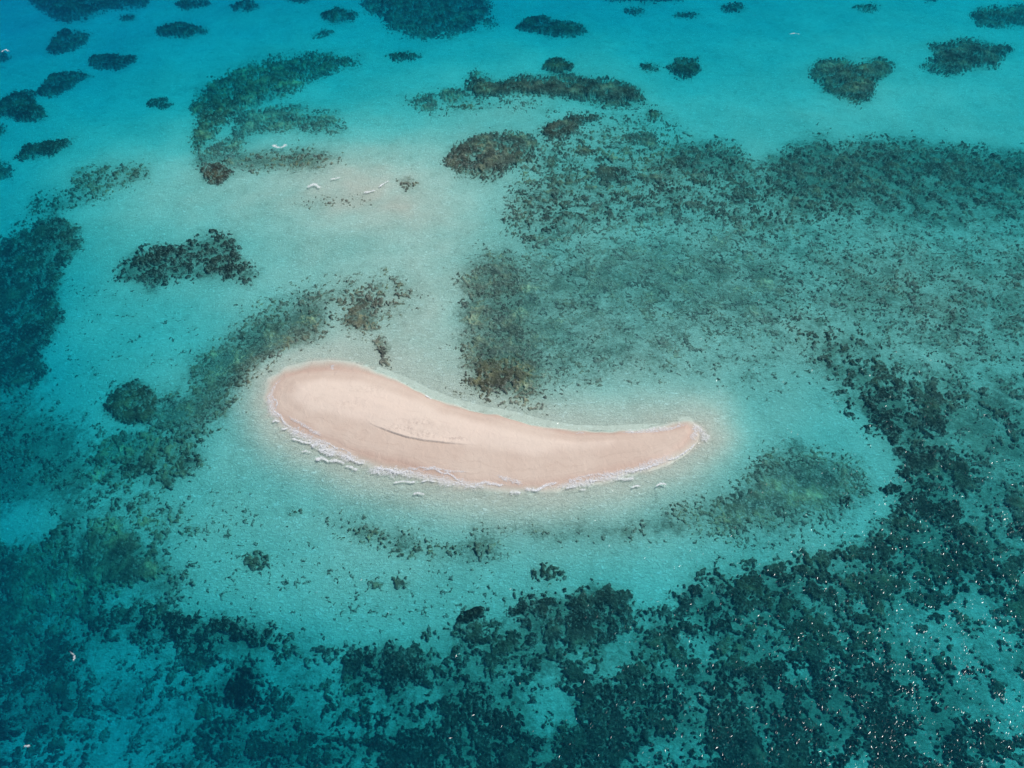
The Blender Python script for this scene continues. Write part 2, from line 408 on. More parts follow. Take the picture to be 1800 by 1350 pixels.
# left side
zone([(-400,380),(0,425),(50,400),(92,375),(138,405),(145,432),(112,470),(100,520),(112,560),(72,620),(80,660),(40,690),(0,705),(-400,760)], .86, 14, .9, DARK)
zone([(-400,700),(60,700),(150,760),(170,860),(120,900),(-400,960)], .34, 50, .8, DARK, film=.95)
zone([(130,305),(180,285),(268,292),(262,315),(200,335),(180,352),(120,372),(60,392),(20,402),(60,370),(110,340)], .42, 14, .4, OLIVE)
zone([(60,340),(140,330),(150,352),(90,385),(30,400)], .36, 14, .3, DARK)
zone([(205,470),(230,450),(262,432),(310,430),(370,405),(410,410),(425,450),(452,482),(440,500),(380,490),(300,490),(272,515),(240,500),(205,492)], .60, 14, .7, INK)
zone([(330,640),(400,598),(440,560),(480,540),(540,520),(590,515),(568,560),(562,600),(505,622),(455,650),(412,690),(400,722),(372,745),(330,762),(280,756),(240,722),(285,702),(335,682)], .74, 26, .2, (.19,.165,.11), hgt=.35, film=.9)
zone([(430,545),(520,505),(620,490),(700,480),(740,520),(690,560),(640,590),(570,560),(480,560)], .30, 22, .2, OLIVE)
zone([(655,600),(672,590),(690,625),(688,655),(668,650)], .55, 8, .2, GREY)
zone([(185,755),(350,760),(355,820),(300,860),(250,850),(165,870),(160,800)], .62, 22, .5, OLIVE)
zone([(160,860),(260,860),(330,900),(300,990),(210,930),(150,930)], .35, 26, .5, OLIVE)
zone([(-100,480),(160,470),(330,540),(400,620),(300,680),(180,760),(-100,760)], .05, 30, .15, INK)
zone([(180,840),(420,850),(600,980),(700,1120),(500,1110),(330,1060),(300,960)], .07, 30, .15, DARK)
zone([(560,905),(640,908),(700,935),(780,952),(860,935),(890,965),(870,990),(780,985),(700,975),(620,950)], .36, 22, .35, OLIVE, film=.6)
zone([(480,990),(900,990),(1050,1030),(900,1080),(700,1120),(560,1090)], .08, 30, .15, DARK)
zone([(880,930),(1050,925),(1180,905),(1260,930),(1100,950),(950,950)], .16, 22, .10, OLIVE, film=.75)
zone([(1300,930),(1500,900),(1520,960),(1400,985),(1250,990)], .12, 24, .1, OLIVE, film=.3)
# north: scattered growth round the arch
zone([(700,170),(840,150),(1000,195),(1160,190),(1230,245),(1150,262),(980,262),(930,232),(1000,200),(850,195),(760,205)], .26, 14, .3, DARK)
zone([(960,245),(1180,240),(1180,300),(980,320),(900,300)], .42, 24, .4, OLIVE)
zone([(340,262),(420,270),(540,262),(600,275),(560,300),(440,300),(345,290)], .42, 16, .2, OLIVE, film=.85)
zone([(560,340),(640,345),(660,360),(560,366),(520,358)], .22, 12, .2, OLIVE)
zone([(700,318),(718,312),(735,325),(715,338)], .55, 8, .2, OLIVE)
# single reefs that can be pointed out
def reef(pts, cover, soft, size, col, label, hgt=1.0, group=None, name='patch_reef'):
    zone(pts, cover, soft, size, col, label, name, hgt, group)
reef([(-200,-200),(45,-60),(45,-8),(55,5),(80,28),(115,42),(150,36),(200,18),(255,12),(270,-10),(280,-200)], .97, 9, .9, DARK, 'huge dark blue reef cut by the top left edge of the picture', 1.6, GT)
reef(ell(335,6,32,11), .97, 6, .5, DARK, 'flat dark reef at the top edge, just right of the huge top left reef', 1.3, GT)
reef(ell(430,10,25,11), .98, 6, .5, DARK, 'small round dark reef near the top edge, second right of the huge one', 1.3, GT)
reef(ell(525,-2,24,7), .98, 5, .5, DARK, 'sliver of dark reef cut by the top edge left of the ragged reef', 1.3, GT)
reef(ell(320,53,44,15), .99, 6, .5, DARK, 'smooth oval dark reef alone under the two small top-edge reefs', 1.5, GT)
reef(ell(225,32,15,8), .95, 6, .4, DARK, 'tiny faint reef tucked below the huge top left reef', .9, GT)
reef([(78,92),(92,66),(118,53),(160,62),(152,80),(112,96),(90,97)], .96, 8, .6, DARK, 'slanted wedge-shaped dark reef below the huge top left reef', 1.4, GT)
reef(ell(197,108,46,15,-3), .99, 5, .5, DARK, 'long smooth oval dark reef, third down the left blue channel', 1.5, GT)
reef([(62,166),(72,148),(96,130),(148,125),(164,134),(135,150),(100,170),(78,172)], .98, 6, .5, DARK, 'two-lobed dark reef below the long smooth oval one', 1.4, GT)
reef([(-40,178),(0,176),(25,160),(62,160),(68,182),(90,206),(62,217),(0,208),(-40,212)], .98, 7, .6, DARK, 'big lobed dark reef touching the left edge', 1.5, GT)
reef(ell(2,100,18,11), .95, 6, .5, DARK, 'small dark reef with a white fleck on the left edge', 1.2, GT)
reef(ell(-4,228,18,12), .95, 6, .5, DARK, 'small dark reef on the left edge below the big lobed one', 1.2, GT)
reef([(22,281),(45,257),(90,248),(133,242),(126,258),(92,276),(40,282)], .97, 7, .6, DARK, 'leaf-shaped greenish dark reef near the left edge', 1.3, GT)
reef([(-30,285),(5,282),(25,295),(22,312),(-10,318),(-30,310)], .85, 9, .5, DARK, 'ragged little reef on the left edge below the leaf-shaped one', 1.0, GT)
reef(ell(282,182,22,9), .96, 6, .5, DARK, 'small dark reef just left of the long grey-green reef', 1.1, GT)
reef([(562,22),(592,11),(632,22),(622,38),(588,43),(568,34)], .97, 6, .5, DARK, 'dark knob joined to the left of the ragged top reef', 1.3, GT)
reef([(630,-200),(632,0),(642,17),(670,37),(690,60),(740,70),(790,66),(830,52),(872,44),(862,10),(880,-200)], .86, 14, .6, (.10,.10,.08), 'wide ragged greenish reef hanging from the middle of the top edge', 1.5, GT)
reef(ell(568,60,19,7,-14), .93, 6, .4, DARK, 'thin slanted reef under the dark knob', .9, GT)
reef(ell(710,98,30,10), .97, 6, .5, DARK, 'oval reef standing alone below the ragged top reef', 1.2, GT)
reef([(905,50),(925,31),(955,26),(985,35),(1022,42),(1036,58),(1010,67),(960,65)], .98, 6, .6, DARK, 'long domed dark reef right of the ragged top reef', 1.4, GT)
reef([(1055,-60),(1060,0),(1090,4),(1140,7),(1200,3),(1215,-60)], .93, 8, .5, DARK, 'strip of dark reef cut by the top edge, widest there', 1.2, GT)
reef(ell(1118,20,18,7), .90, 7, .4, DARK, 'faint small reef under the top edge strip', .8, GT)
reef(ell(1205,27,24,6), .93, 6, .4, DARK, 'thin flat reef right of the faint small one', .9, GT)
reef(ell(1288,14,22,8), .94, 6, .4, DARK, 'small flat reef between the thin flat one and open water', 1.0, GT)
reef(ell(1523,15,24,8), .94, 6, .4, DARK, 'small flat reef above the heart-shaped reef', 1.0, GT)
reef(ell(1635,-2,14,6), .94, 5, .4, DARK, 'tiny reef cut by the top edge right of centre', .9, GT)
reef([(1703,28),(1720,14),(1760,10),(1860,6),(1900,30),(1860,46),(1765,50),(1722,47)], .90, 9, .5, (.13,.125,.105), 'grey reef in the top right corner', 1.2, GT)
reef([(1628,76),(1660,74),(1700,67),(1740,75),(1775,79),(1780,90),(1758,106),(1752,122),(1700,126),(1672,135),(1640,128),(1618,116),(1640,98)], .90, 11, .5, (.11,.105,.09), 'broad ragged reef right of the heart-shaped reef', 1.3, GT)
reef([(1421,118),(1440,104),(1480,102),(1508,111),(1545,99),(1572,115),(1560,135),(1540,146),(1536,172),(1512,186),(1478,175),(1450,160),(1428,138)], .92, 12, .4, (.125,.13,.10), 'heart-shaped grey-green reef in the right turquoise water', 1.4, GT)
reef([(1168,120),(1188,104),(1228,100),(1230,126),(1212,141),(1186,134)], .95, 7, .6, DARK, 'dark blocky reef in open turquoise water right of the arch', 1.4, GT)
reef(ell(1143,120,20,8), .93, 6, .5, DARK, 'small flat reef touching the left side of the blocky reef', 1.0, GT)
reef([(950,122),(962,106),(980,100),(1010,113),(1004,128),(975,133)], .97, 6, .5, DARK, 'dark bump standing on top of the arched reef', 1.4, GT)
reef([(818,140),(838,123),(870,140),(920,133),(960,130),(1010,130),(1060,135),(1100,142),(1130,163),(1138,184),(1110,190),(1060,189),(1015,178),(960,172),(920,168),(880,170),(845,178),(815,160)], .92, 12, .4, (.095,.104,.082), 'long arched brownish reef north of the pale channel', 1.5)
reef([(710,178),(735,166),(765,166),(778,178),(758,196),(730,191)], .86, 8, .5, GREY, 'grey knobby reef at the left end of the arch', 1.0)
reef([(765,172),(780,158),(808,154),(828,166),(815,178),(785,188)], .86, 8, .5, GREY, 'grey knobby reef between the arch and its left end', 1.0)
reef(ell(821,188,16,7), .84, 6, .4, BROWN, 'small brown reef under the left foot of the arch', .7)
reef([(1128,200),(1145,186),(1162,200),(1158,214),(1140,214)], .88, 8, .5, DARK, 'dark cluster under the right foot of the arch', 1.0)
reef([(948,236),(962,214),(1002,203),(1052,199),(1060,211),(1024,224),(1005,244),(968,250)], .88, 10, .5, (.08,.07,.055), 'brown tongue of reef under the arch', 1.1)
reef([(782,284),(798,252),(850,232),(905,228),(940,238),(955,262),(940,288),(900,300),(850,322),(805,310)], .84, 16, .4, (.105,.112,.085), 'rounded olive reef at the north west corner of the reef flat', 1.1)
reef(ell(1122,246,36,16), .80, 12, .2, TAWNY, 'pale tawny mound in the middle of the northern reef flat', .9)
reef(ell(1022,266,24,11), .86, 9, .3, BROWN, 'brown oval mound west of the pale tawny mound', .9)
reef(ell(1075,302,40,15), .84, 10, .4, (.08,.08,.06), 'grey-green oval mound south of the pale tawny mound', .9)
reef([(332,190),(352,152),(390,131),(440,108),(500,98),(560,93),(600,96),(635,105),(628,120),(590,127),(560,136),(520,160),(480,182),(440,198),(400,222),(372,250),(348,276),(333,250),(346,215)], .80, 16, .35, (.15,.145,.095), 'long curved grey-green reef left of the sandy shoal', 1.2)
reef([(400,236),(412,204),(450,184),(480,178),(540,189),(590,200),(607,225),(582,239),(520,234),(470,232),(432,247),(420,272),(372,282),(350,276),(372,252)], .76, 18, .15, (.21,.205,.155), 'pale broken reef behind the small breaking wave', .7)
reef([(345,297),(360,286),(392,288),(414,306),(386,326),(356,322)], .94, 8, .4, (.07,.06,.045), 'round brown reef south of the pale broken reef', 1.0)
reef([(600,566),(612,540),(628,518),(650,522),(670,578),(640,582),(610,578)], .70, 11, .25, BROWN, 'small brown weed patch north of the sandbank', .5, name='weed_bed')
reef([(180,715),(200,685),(240,667),(272,685),(282,715),(262,745),(222,746),(194,735)], .97, 8, .5, (.095,.080,.050), 'round dark brown weed bed at the west end of the brown band', .9, name='weed_bed')
reef([(235,445),(262,432),(310,432),(308,455),(275,470),(250,480),(225,476)], .90, 9, .5, INK, 'blackish core reef among the fragments west of the channel', 1.0)
reef([(1172,905),(1250,880),(1310,832),(1352,797),(1402,786),(1462,800),(1512,830),(1530,868),(1482,903),(1400,925),(1300,937),(1222,928)], 0.97, 50, .04, (.205,.182,.125), 'crescent brown weed bed beyond the sandbank tip', .10, name='weed_bed')
reef(ell(452,985,25,17), .84, 9, .4, OLIVE, 'olive patch on pale sand between sandbank and dark belt', .8)
reef(ell(705,1026,16,12), .82, 8, .4, OLIVE, 'small round olive patch below the sandbank', .6)
reef(ell(661,1028,12,8), .80, 6, .4, OLIVE, 'tiny olive patch left of the small round olive one', .5)
reef(ell(515,900,16,8), .82, 6, .4, OLIVE, 'small flat olive patch south west of the sandbank', .5)
reef([(798,1096),(812,1076),(845,1068),(860,1072),(850,1084),(820,1096)], .97, 6, .5, INK, 'blackish slug-shaped reef at the north edge of the dark belt', 1.2)
reef(ell(1490,881,12,11), .95, 5, .4, INK, 'small black reef beside the crescent weed bed', 1.0)
reef(ell(1568,860,24,9), .92, 6, .5, INK, 'black reef at the sand edge east of the crescent', 1.0)
reef([(396,1190),(420,1168),(445,1172),(455,1200),(460,1240),(430,1252),(398,1248),(392,1220)], .98, 9, .7, INK, 'black block-like reef in the deep teal south west', 1.6)
reef(ell(960,1008,38,16), .66, 12, .5, DARK, 'faint dark patch on sand north of the dark belt', .7)
reef(ell(330,935,22,9), .62, 9, .4, OLIVE, 'faint olive streak west of the tiny olive patches', .5)

# ------------------------------------------------------------------ fan-shaped sampling of the place, finer near the drone
STEP = 1.78
vs = np.arange(-110, 1452, STEP); us = np.arange(-240, 2042, STEP)
UU, VV = np.meshgrid(us, vs)
GX, GY = ground(UU, VV, -3.0)
GX = GX.astype(np.float64); GY = GY.astype(np.float64)
NR, NC = GX.shape
U, V = uv_of(GX, GY)
U = U.astype(np.float32); V = V.astype(np.float32)
TZ = terrain(GX, GY, U, V)

def uniform(a, s): return 1 / (1 + np.exp(-1.702 * a / s))
wx = GX + .5 * fbm(GX, GY, 7, 2, 401); wy = GY + .5 * fbm(GX, GY, 7, 2, 402)
nf = fbm(GX, GY, 1.0, 2, 11, .9)
nm = fbm(wx, wy, 3.0, 4, 22, .68)
nc = fbm(wx, wy, 9.0, 6, 33, .68)
cl = cells(wx, wy, 1.7, 4)
nf /= nf.std(); nm /= nm.std(); nc /= nc.std()
blob = (cl - cl.mean()) / cl.std()
FINE = .85 * nf + .10 * blob + .50 * nm + .35 * nc
MED = .65 * nm + .12 * blob + .52 * nf + .60 * nc
big_ = fbm(GX, GY, 24, 3, 71); big_ /= big_.std()
COARSE = .70 * nc + .80 * big_ + .56 * nm + .72 * nf
for a in (FINE, MED, COARSE): a /= a.std()

cover = np.zeros(GX.shape, np.float32); size = np.full(GX.shape, .5, np.float32); hgt = np.full(GX.shape, .8, np.float32)
growth = np.zeros(GX.shape + (3,), np.float32); growth[:] = DARK
owner = np.full(GX.shape, -1, np.int32)
eu = 6 * nm / 1.0; 
for zi, z in enumerate(Z):
    xs = [p[0] for p in z['pts']]; ys = [p[1] for p in z['pts']]; s = z['soft']; mgn = s * 2 + 14
    r0 = np.searchsorted(vs, min(ys) - mgn - 30); r1 = np.searchsorted(vs, max(ys) + mgn + 30)
    c0 = np.searchsorted(us, min(xs) - mgn - 30); c1 = np.searchsorted(us, max(xs) + mgn + 30)
    if r1 <= r0 or c1 <= c0: continue
    sl_ = (slice(r0, r1), slice(c0, c1))
    sd = poly_sd(U[sl_], V[sl_], z['pts'])
    if z['label']:
        s = s * (1.4 if z['group'] else 1.15)
        sd = sd + (.22 * s) * nm[sl_] * 1.0
        w = sstep(-s * .8, s * 1.15, sd)
        cov = z['cover'] * w
        mm = cov > np.maximum(cover[sl_] * .0, .02)
        take = w > .15
        cover[sl_] = np.where(take, np.maximum(cover[sl_] * (1 - w), cov), cover[sl_])
        owner[sl_] = np.where(w > .12, zi, owner[sl_])
    else:
        w = sstep(-s, s, sd + .5 * s * nc[sl_])
        cover[sl_] = np.maximum(cover[sl_], z['cover'] * w) if z['cover'] < .2 else cover[sl_] * (1 - w) + z['cover'] * w
        if z['cover'] < .2: w = w * (cover[sl_] <= z['cover'] * w + 1e-4)
    size[sl_] = size[sl_] * (1 - w) + z['size'] * w
    hgt[sl_] = hgt[sl_] * (1 - w) + z['hgt'] * w
    wg = np.clip(w * 20, 0, 1)[..., None]
    growth[sl_] = growth[sl_] * (1 - wg) + np.array(z['col'], np.float32) * wg
# openings of bright sand inside the belts
OPEN = []
for pts, s, k_ in [([(930,1190),(990,1170),(1010,1230),(960,1290),(925,1250)], 22, .75), ([(1180,1080),(1230,1060),(1260,1120),(1300,1160),(1240,1170)], 20, .4),
               ([(1000,1160),(1110,1165),(1100,1200),(1010,1200)], 16, .5), ([(1150,1290),(1300,1310),(1280,1400),(1080,1400),(1090,1340)], 24, .45), ([(1490,1300),(1640,1290),(1640,1360),(1480,1370)], 24, .45),
               ([(1700,1170),(1800,1180),(1900,1300),(1850,1500),(1720,1450),(1760,1300)], 30, .6), ([(150,1130),(300,1110),(420,1150),(400,1180),(330,1220),(330,1340),(200,1420),(120,1400),(140,1250)], 30, .62),
               ([(440,1140),(560,1120),(620,1180),(560,1260),(480,1240)], 26, .5), ([(0,1290),(130,1310),(200,1400),(0,1420)], 26, .7), ([(180,1040),(330,1020),(330,1070),(250,1080),(190,1090)], 18, .65),
               ([(1560,1080),(1800,1050),(1850,1130),(1700,1180),(1600,1150)], 26, .45), ([(0,880),(90,880),(100,930),(40,955),(0,945)], 22, .8),
               ([(640,1190),(760,1220),(820,1290),(720,1300),(640,1260)], 22, .3), ([(1330,1140),(1480,1130),(1560,1170),(1420,1190)], 22, .35)]:
    w = sstep(-s, s, poly_sd(U, V, pts) + .6 * s * nc); cover *= 1 - k_ * w; OPEN.append((pts, s, k_))

BASE = np.where(size < 1, FINE * (1 - size) + MED * size, MED * (2 - size) + COARSE * (size - 1))
BASE /= np.sqrt(np.where(size < 1, (1 - size) ** 2 + size ** 2 + .9 * size * (1 - size), (2 - size) ** 2 + (size - 1) ** 2 + 1.0 * (2 - size) * (size - 1)))
rank = uniform(BASE, 1.0)
bank_sd = poly_sd(U, V, BANK)
cover *= 1 - sstep(-34, -14, bank_sd)
tv = fbm(GX, GY, 7, 4, 55, .65); tv /= tv.std()
growth *= np.exp(.36 * tv)[..., None] * np.stack([.93 + .06 * np.clip(tv, -2, 2), 1 + 0 * tv, 1 - .08 * np.clip(tv, -2, 2)], -1)
# stray heads on open sand
stray = cells(GX, GY, 6.5, 91); sn = fbm(GX, GY, 38, 2, 92)
ex = cover - rank
ex = np.where(cover < .02, -1.0, ex)
lone = np.clip(.16 - stray, -1, 1) * 1.6
region = (V > 470) & ((U < 700) | (V > 880)) & (bank_sd < -60)

REL = np.where(ex > 0, (.10 + .85 * hgt * (1 - np.exp(-ex * 3.4))) * np.minimum(1, hgt * 1.6) , ex * 3.0)
knob = np.maximum(0, 1 - cells(wx, wy, .85, 8) * 1.3)
REL = REL + np.where(ex > 0, hgt * (.30 * knob + .14 * nf * .6) * np.clip(ex * 6, 0, 1), 0)
REL = np.maximum(REL, -.5).astype(np.float32)
REL = np.minimum(REL, np.maximum(-TZ * .8 - .05, -.4))
# reef growth thins into sand at its fringe
sandy = np.clip(.95 - ex * 3.0, 0, .9) + .22 * np.clip(1.2 - hgt, 0, 1)
RZ = TZ + REL

# ------------------------------------------------------------------ floor of the lagoon
def axis(a, b, step, far, n):
    core = np.arange(a, b + step, step); g = np.geomspace(step * 2, far, n)
    return np.concatenate([(a - g)[::-1], core, b + g])
xs = axis(-330, 330, 1.5, 3800, 26); ys = axis(16, 500, 1.5, 3800, 26)
SX, SY = np.meshgrid(xs, ys)
yc = np.maximum(SY, 12.0)
su, sv = uv_of(SX, yc)
sz = terrain(SX, yc, su, sv)
sb = poly_sd(su, sv, BANK)
sz = np.where(sb > -10, np.minimum(sz, -.02) - .35 * sstep(-10, -4, sb), sz)       # the bank's own mesh takes over there
far_ = np.clip((np.hypot(SX, SY - 220) - 420) / 900, 0, 1); sz = sz * (1 - far_) - 9 * far_
film = np.zeros(SX.shape, np.float32)
for z in Z:
    if z['label'] or z['cover'] > .05:
        w = sstep(-z['soft'] * 1.5, z['soft'] * 1.5, poly_sd(su, sv, z['pts'])) if min(p[1] for p in z['pts']) < 1500 else 0; fv = z['film'] if z['film'] is not None else (.6 if z['label'] and z['name'] == 'patch_reef' else min(z['cover'] * 1.25, .9))
        film = film * (1 - w) + w * fv if z['film'] is not None else np.maximum(film, w * fv)
film *= 1 - sstep(-60, -25, sb)
for pts, s, k_ in OPEN: film *= 1 - min(.5, k_ * .7) * sstep(-s, s, poly_sd(su, sv, pts))
idx = np.arange(SX.size).reshape(SX.shape)
q = np.stack([idx[:-1, :-1], idx[:-1, 1:], idx[1:, 1:], idx[1:, :-1]], -1).reshape(-1, 4)
o = link_mesh('seabed', np.stack([SX, SY, sz], -1).reshape(-1, 3), q, SAND_SEA, {'film': film.ravel()})
tag(o, 'pale rippled sand floor of the lagoon under clear water', kind='structure')

# the water: one closed body from the sea level down, the floor and the reefs stand in it
me = bpy.data.meshes.new('water'); X = 3600.0
me.from_pydata([(a * X, b * X + 200, c) for c in (-24.0, 0.0) for a, b in ((-1, -1), (1, -1), (1, 1), (-1, 1))], [],
               [(3, 2, 1, 0), (4, 5, 6, 7), (0, 1, 5, 4), (1, 2, 6, 5), (2, 3, 7, 6), (3, 0, 4, 7)])
me.materials.append(WATER)
wat = bpy.data.objects.new('water', me); SC.collection.objects.link(wat)
tag(wat, 'clear turquoise sea water over sand and reef', kind='structure')

# ------------------------------------------------------------------ the sandbank
GI = np.arange(NR * NC).reshape(NR, NC)
FQ = np.stack([GI[:-1, :-1], GI[1:, :-1], GI[1:, 1:], GI[:-1, 1:]], -1)
def piece(name, facemask, zz, mat, attrs):
    f = FQ[facemask]; used, inv = np.unique(f, return_inverse=True); f = inv.reshape(-1, 4)
    co = np.stack([GX.ravel()[used], GY.ravel()[used], zz.ravel()[used]], -1)
    return link_mesh(name, co, f, mat, {a: (b.reshape(-1, 3)[used] if b.ndim == 3 else b.ravel()[used]) for a, b in attrs.items()})
# finer mesh of its own for the bank
bu = np.arange(430, 1272, .9); bv = np.arange(610, 902, .9)
BU, BV = np.meshgrid(bu, bv); BX, BY = ground(BU, BV, 0.0)
b_u, b_v = uv_of(BX, BY)
BZ = terrain(BX, BY, b_u, b_v); bsd = poly_sd(b_u, b_v, BANK)
BZ = BZ - .35 * (1 - sstep(-24, -17, bsd)) + .012
tr_ = np.zeros(BX.shape, np.float32)
for (x_, y_, rx, ry) in [(745,768,40,9),(700,757,40,8),(800,776,30,7),(735,748,30,8),(610,715,35,9),(860,742,40,5),(996,780,7,2.2),(1021,780,7,2.2),(650,690,40,10)]:
    tr_ = np.maximum(tr_, (1 - sstep(.3, 1.1, np.hypot((b_u - x_) / rx, (b_v - y_) / ry))) * (1.0 if x_ < 980 and y_ > 744 and x_ < 830 else .45 if x_ < 980 else 1.0))
# small pits and footprints in the dry sand
pit = np.maximum(0, .42 - cells(BX, BY, 1.1, 300)) * tr_
BZ = BZ - .20 * pit
keep = bsd > -25
fm = keep[:-1, :-1] & keep[1:, :-1] & keep[1:, 1:] & keep[:-1, 1:]
gi = np.arange(BX.size).reshape(BX.shape)
f = np.stack([gi[:-1, :-1], gi[1:, :-1], gi[1:, 1:], gi[:-1, 1:]], -1)[fm]
used, inv = np.unique(f, return_inverse=True)
o = link_mesh('sandbank', np.stack([BX, BY, BZ], -1).reshape(-1, 3)[used], inv.reshape(-1, 4), SAND_DRY, {'tracks': tr_.ravel()[used]})
tag(o, 'bare pale pink sandbank shaped like a comma in the shallow lagoon', 'sandbank')

# ------------------------------------------------------------------ reefs: each connected piece large enough is a thing of its own
isreef = REL > 0
fmask = (REL > -.30)
anyr = isreef[:-1, :-1] | isreef[1:, :-1] | isreef[1:, 1:] | isreef[:-1, 1:]
# label connected pieces over the grid points that carry reef (owners kept apart)
def components(mask, own):
    a = []; b = []
    for s0, s1 in (((slice(None), slice(None, -1)), (slice(None), slice(1, None))), ((slice(None, -1), slice(None)), (slice(1, None), slice(None)))):
        m = mask[s0] & mask[s1] & (own[s0] == own[s1]); a.append(GI[s0][m]); b.append(GI[s1][m])
    a = np.concatenate(a); b = np.concatenate(b); par = np.arange(NR * NC)
    while True:
        pa, pb = par[a], par[b]; lo = np.minimum(pa, pb); hi = np.maximum(pa, pb); m = lo != hi
        if not m.any(): break
        np.minimum.at(par, hi[m], lo[m])
        while True:
            pp = par[par]
            if (pp == par).all(): break
            par = pp
    return par.reshape(NR, NC)
comp = components(isreef, owner)
ids, cnt = np.unique(comp[isreef], return_counts=True)
own_of = owner.ravel()[ids]
PX = STEP * STEP
role = {}             # component id -> (kind, zone)
for zi, z in enumerate(Z):
    if not z['label']: continue
    m = own_of == zi
    if m.any():
        j = np.argmax(np.where(m, cnt, 0)); role[int(ids[j])] = ('named', zi)
sizes = cnt * PX
cu = {}; 
order = np.argsort(-cnt)
HEADS = []
flatU = U.ravel(); flatV = V.ravel()
BIGCOVER = 2600.0
compflat = comp.ravel(); rf = isreef.ravel()
sortidx = np.argsort(compflat[rf], kind='stable'); members = np.nonzero(rf)[0][sortidx]
starts = np.concatenate([[0], np.cumsum(cnt)])
for j in order:
    if len(HEADS) >= 170: break
    cid = int(ids[j])
    if cid in role or sizes[j] > BIGCOVER or sizes[j] < 55: continue
    mem = members[starts[j]:starts[j + 1]]
    mu, mv = flatU[mem].mean(), flatV[mem].mean()
    if not (6 < mu < 1794 and 6 < mv < 1344): continue
    HEADS.append((cid, j, float(mu), float(mv), mem))
for cid, j, mu, mv, mem in HEADS: role[cid] = ('head', -1)

# faces: a face goes to the piece of its (first) reef corner
c4 = np.stack([comp[:-1, :-1], comp[1:, :-1], comp[1:, 1:], comp[:-1, 1:]], -1)
r4 = np.stack([isreef[:-1, :-1], isreef[1:, :-1], isreef[1:, 1:], isreef[:-1, 1:]], -1)
first = np.argmax(r4, -1)
fcomp = np.take_along_axis(c4, first[..., None], -1)[..., 0]
single = anyr
code = {cid: n + 1 for n, cid in enumerate(role)}
lut = np.zeros(NR * NC, np.int32)
for cid, n in code.items(): lut[cid] = n
fobj = np.where(single, lut[fcomp], -1)         # 0 = uncounted cover
# the uncounted growth is parted into the belts it belongs to
zoneof = np.zeros((NR, NC), np.int32)
for n, (nm_, lab, pts) in enumerate(BELTS := [
    ('reef_flat', 'mottled grey-green reef flat filling the shallows north east of the sandbank', [(770,215),(2100,215),(2100,640),(1640,670),(1480,600),(1400,700),(860,745),(760,500)]),
    ('coral_belt', 'dense dark coral belt in deeper water south and east of the sandbank', [(1400,590),(1640,660),(2100,640),(2100,1600),(580,1600),(620,1100),(820,1050),(1180,1000),(1500,920),(1560,850)]),
    ('coral_belt', 'dark teal coral growth in deep water south west of the sandbank', [(-400,880),(300,900),(420,1060),(600,1090),(590,1600),(-400,1600)]),
    ('coral_belt', 'dark coral strip running down the left edge west of the sandbank', [(-400,330),(150,300),(160,480),(130,700),(-400,780)]),
    ('weed_cover', 'brown weed and rubble band curving round the west side of the sandbank', [(150,480),(480,480),(760,460),(760,640),(480,660),(400,900),(150,900)])], 1):
    zoneof[(poly_sd(U, V, pts) > 0) & (zoneof == 0)] = n
fz = zoneof[:-1, :-1]
ATT = {'growth': growth, 'sandy': sandy.astype(np.float32)}
m0 = fobj == 0
for n, (nm_, lab, pts) in enumerate(BELTS, 1):
    if (m0 & (fz == n)).any():
        tag(piece(nm_, m0 & (fz == n), RZ, REEF, ATT), lab, kind='stuff')
tag(piece('coral_rubble', m0 & (fz == 0), RZ, REEF, ATT), 'scattered small coral and weed clumps on the open sand', kind='stuff')

# named reefs and single heads
flat = fobj.ravel(); so = np.argsort(flat, kind='stable'); sf = flat[so]
FQf = FQ.reshape(-1, 4)
def piece_n(name, n):
    a, b = np.searchsorted(sf, [n, n + 1]); f = FQf[so[a:b]]
    if len(f) == 0: return None
    used, inv = np.unique(f, return_inverse=True)
    co = np.stack([GX.ravel()[used], GY.ravel()[used], RZ.ravel()[used]], -1); c = co.mean(0); c[2] = co[:, 2].min()
    o = link_mesh(name, co - c, inv.reshape(-1, 4), REEF, {'growth': growth.reshape(-1, 3)[used], 'sandy': sandy.ravel()[used]})
    o.location = c; return o
for cid, (kd, zi) in role.items():
    if kd != 'named': continue
    z = Z[zi]; o = piece_n(z['name'], code[cid])
    if o: tag(o, z['label'], 'reef' if z['name'] == 'patch_reef' else 'weed bed', z['group'])

LAND = [('heart-shaped reef', 1500, 140), ('broad ragged reef', 1695, 100), ('blocky reef', 1200, 122), ('right foot of the arched reef', 1145, 195), ('arched reef', 960, 150),
        ('left end of the arched reef', 745, 182), ('rounded olive reef', 850, 270), ('pale tawny mound', 1122, 246), ('ragged top reef', 745, 35), ('long curved reef', 470, 140),
        ('round brown reef', 378, 306), ('leaf-shaped reef', 80, 262), ('blackish core reef', 270, 452), ('round brown weed bed', 235, 710), ('round end of the sandbank', 480, 700),
        ('pointed tip of the sandbank', 1220, 765), ('crescent weed bed', 1370, 860), ('olive patch south west', 452, 985), ('black block-like reef', 425, 1210),
        ('slug-shaped reef', 830, 1083), ('small black reef by the crescent', 1490, 881), ('lower left corner', 0, 1350), ('lower right corner', 1800, 1350), ('left edge halfway down', 0, 560),
        ('right edge halfway down', 1800, 620), ('small round olive patch', 705, 1026), ('small weed patch north of the sandbank', 638, 552), ('middle of the bottom edge', 900, 1350), ('flat black reef at the sand edge', 1568, 860)]
ORD = ['nearest', 'second nearest', 'third nearest', 'fourth nearest', 'fifth nearest', 'sixth nearest', 'seventh nearest', 'eighth nearest', 'ninth nearest', 'tenth nearest'] + ['%dth nearest' % i for i in range(11, 60)]
by = {}
for h in HEADS:
    d = [math.hypot(h[2] - l[1], h[3] - l[2]) for l in LAND]; i = int(np.argmin(d)); by.setdefault(i, []).append((d[i], h))
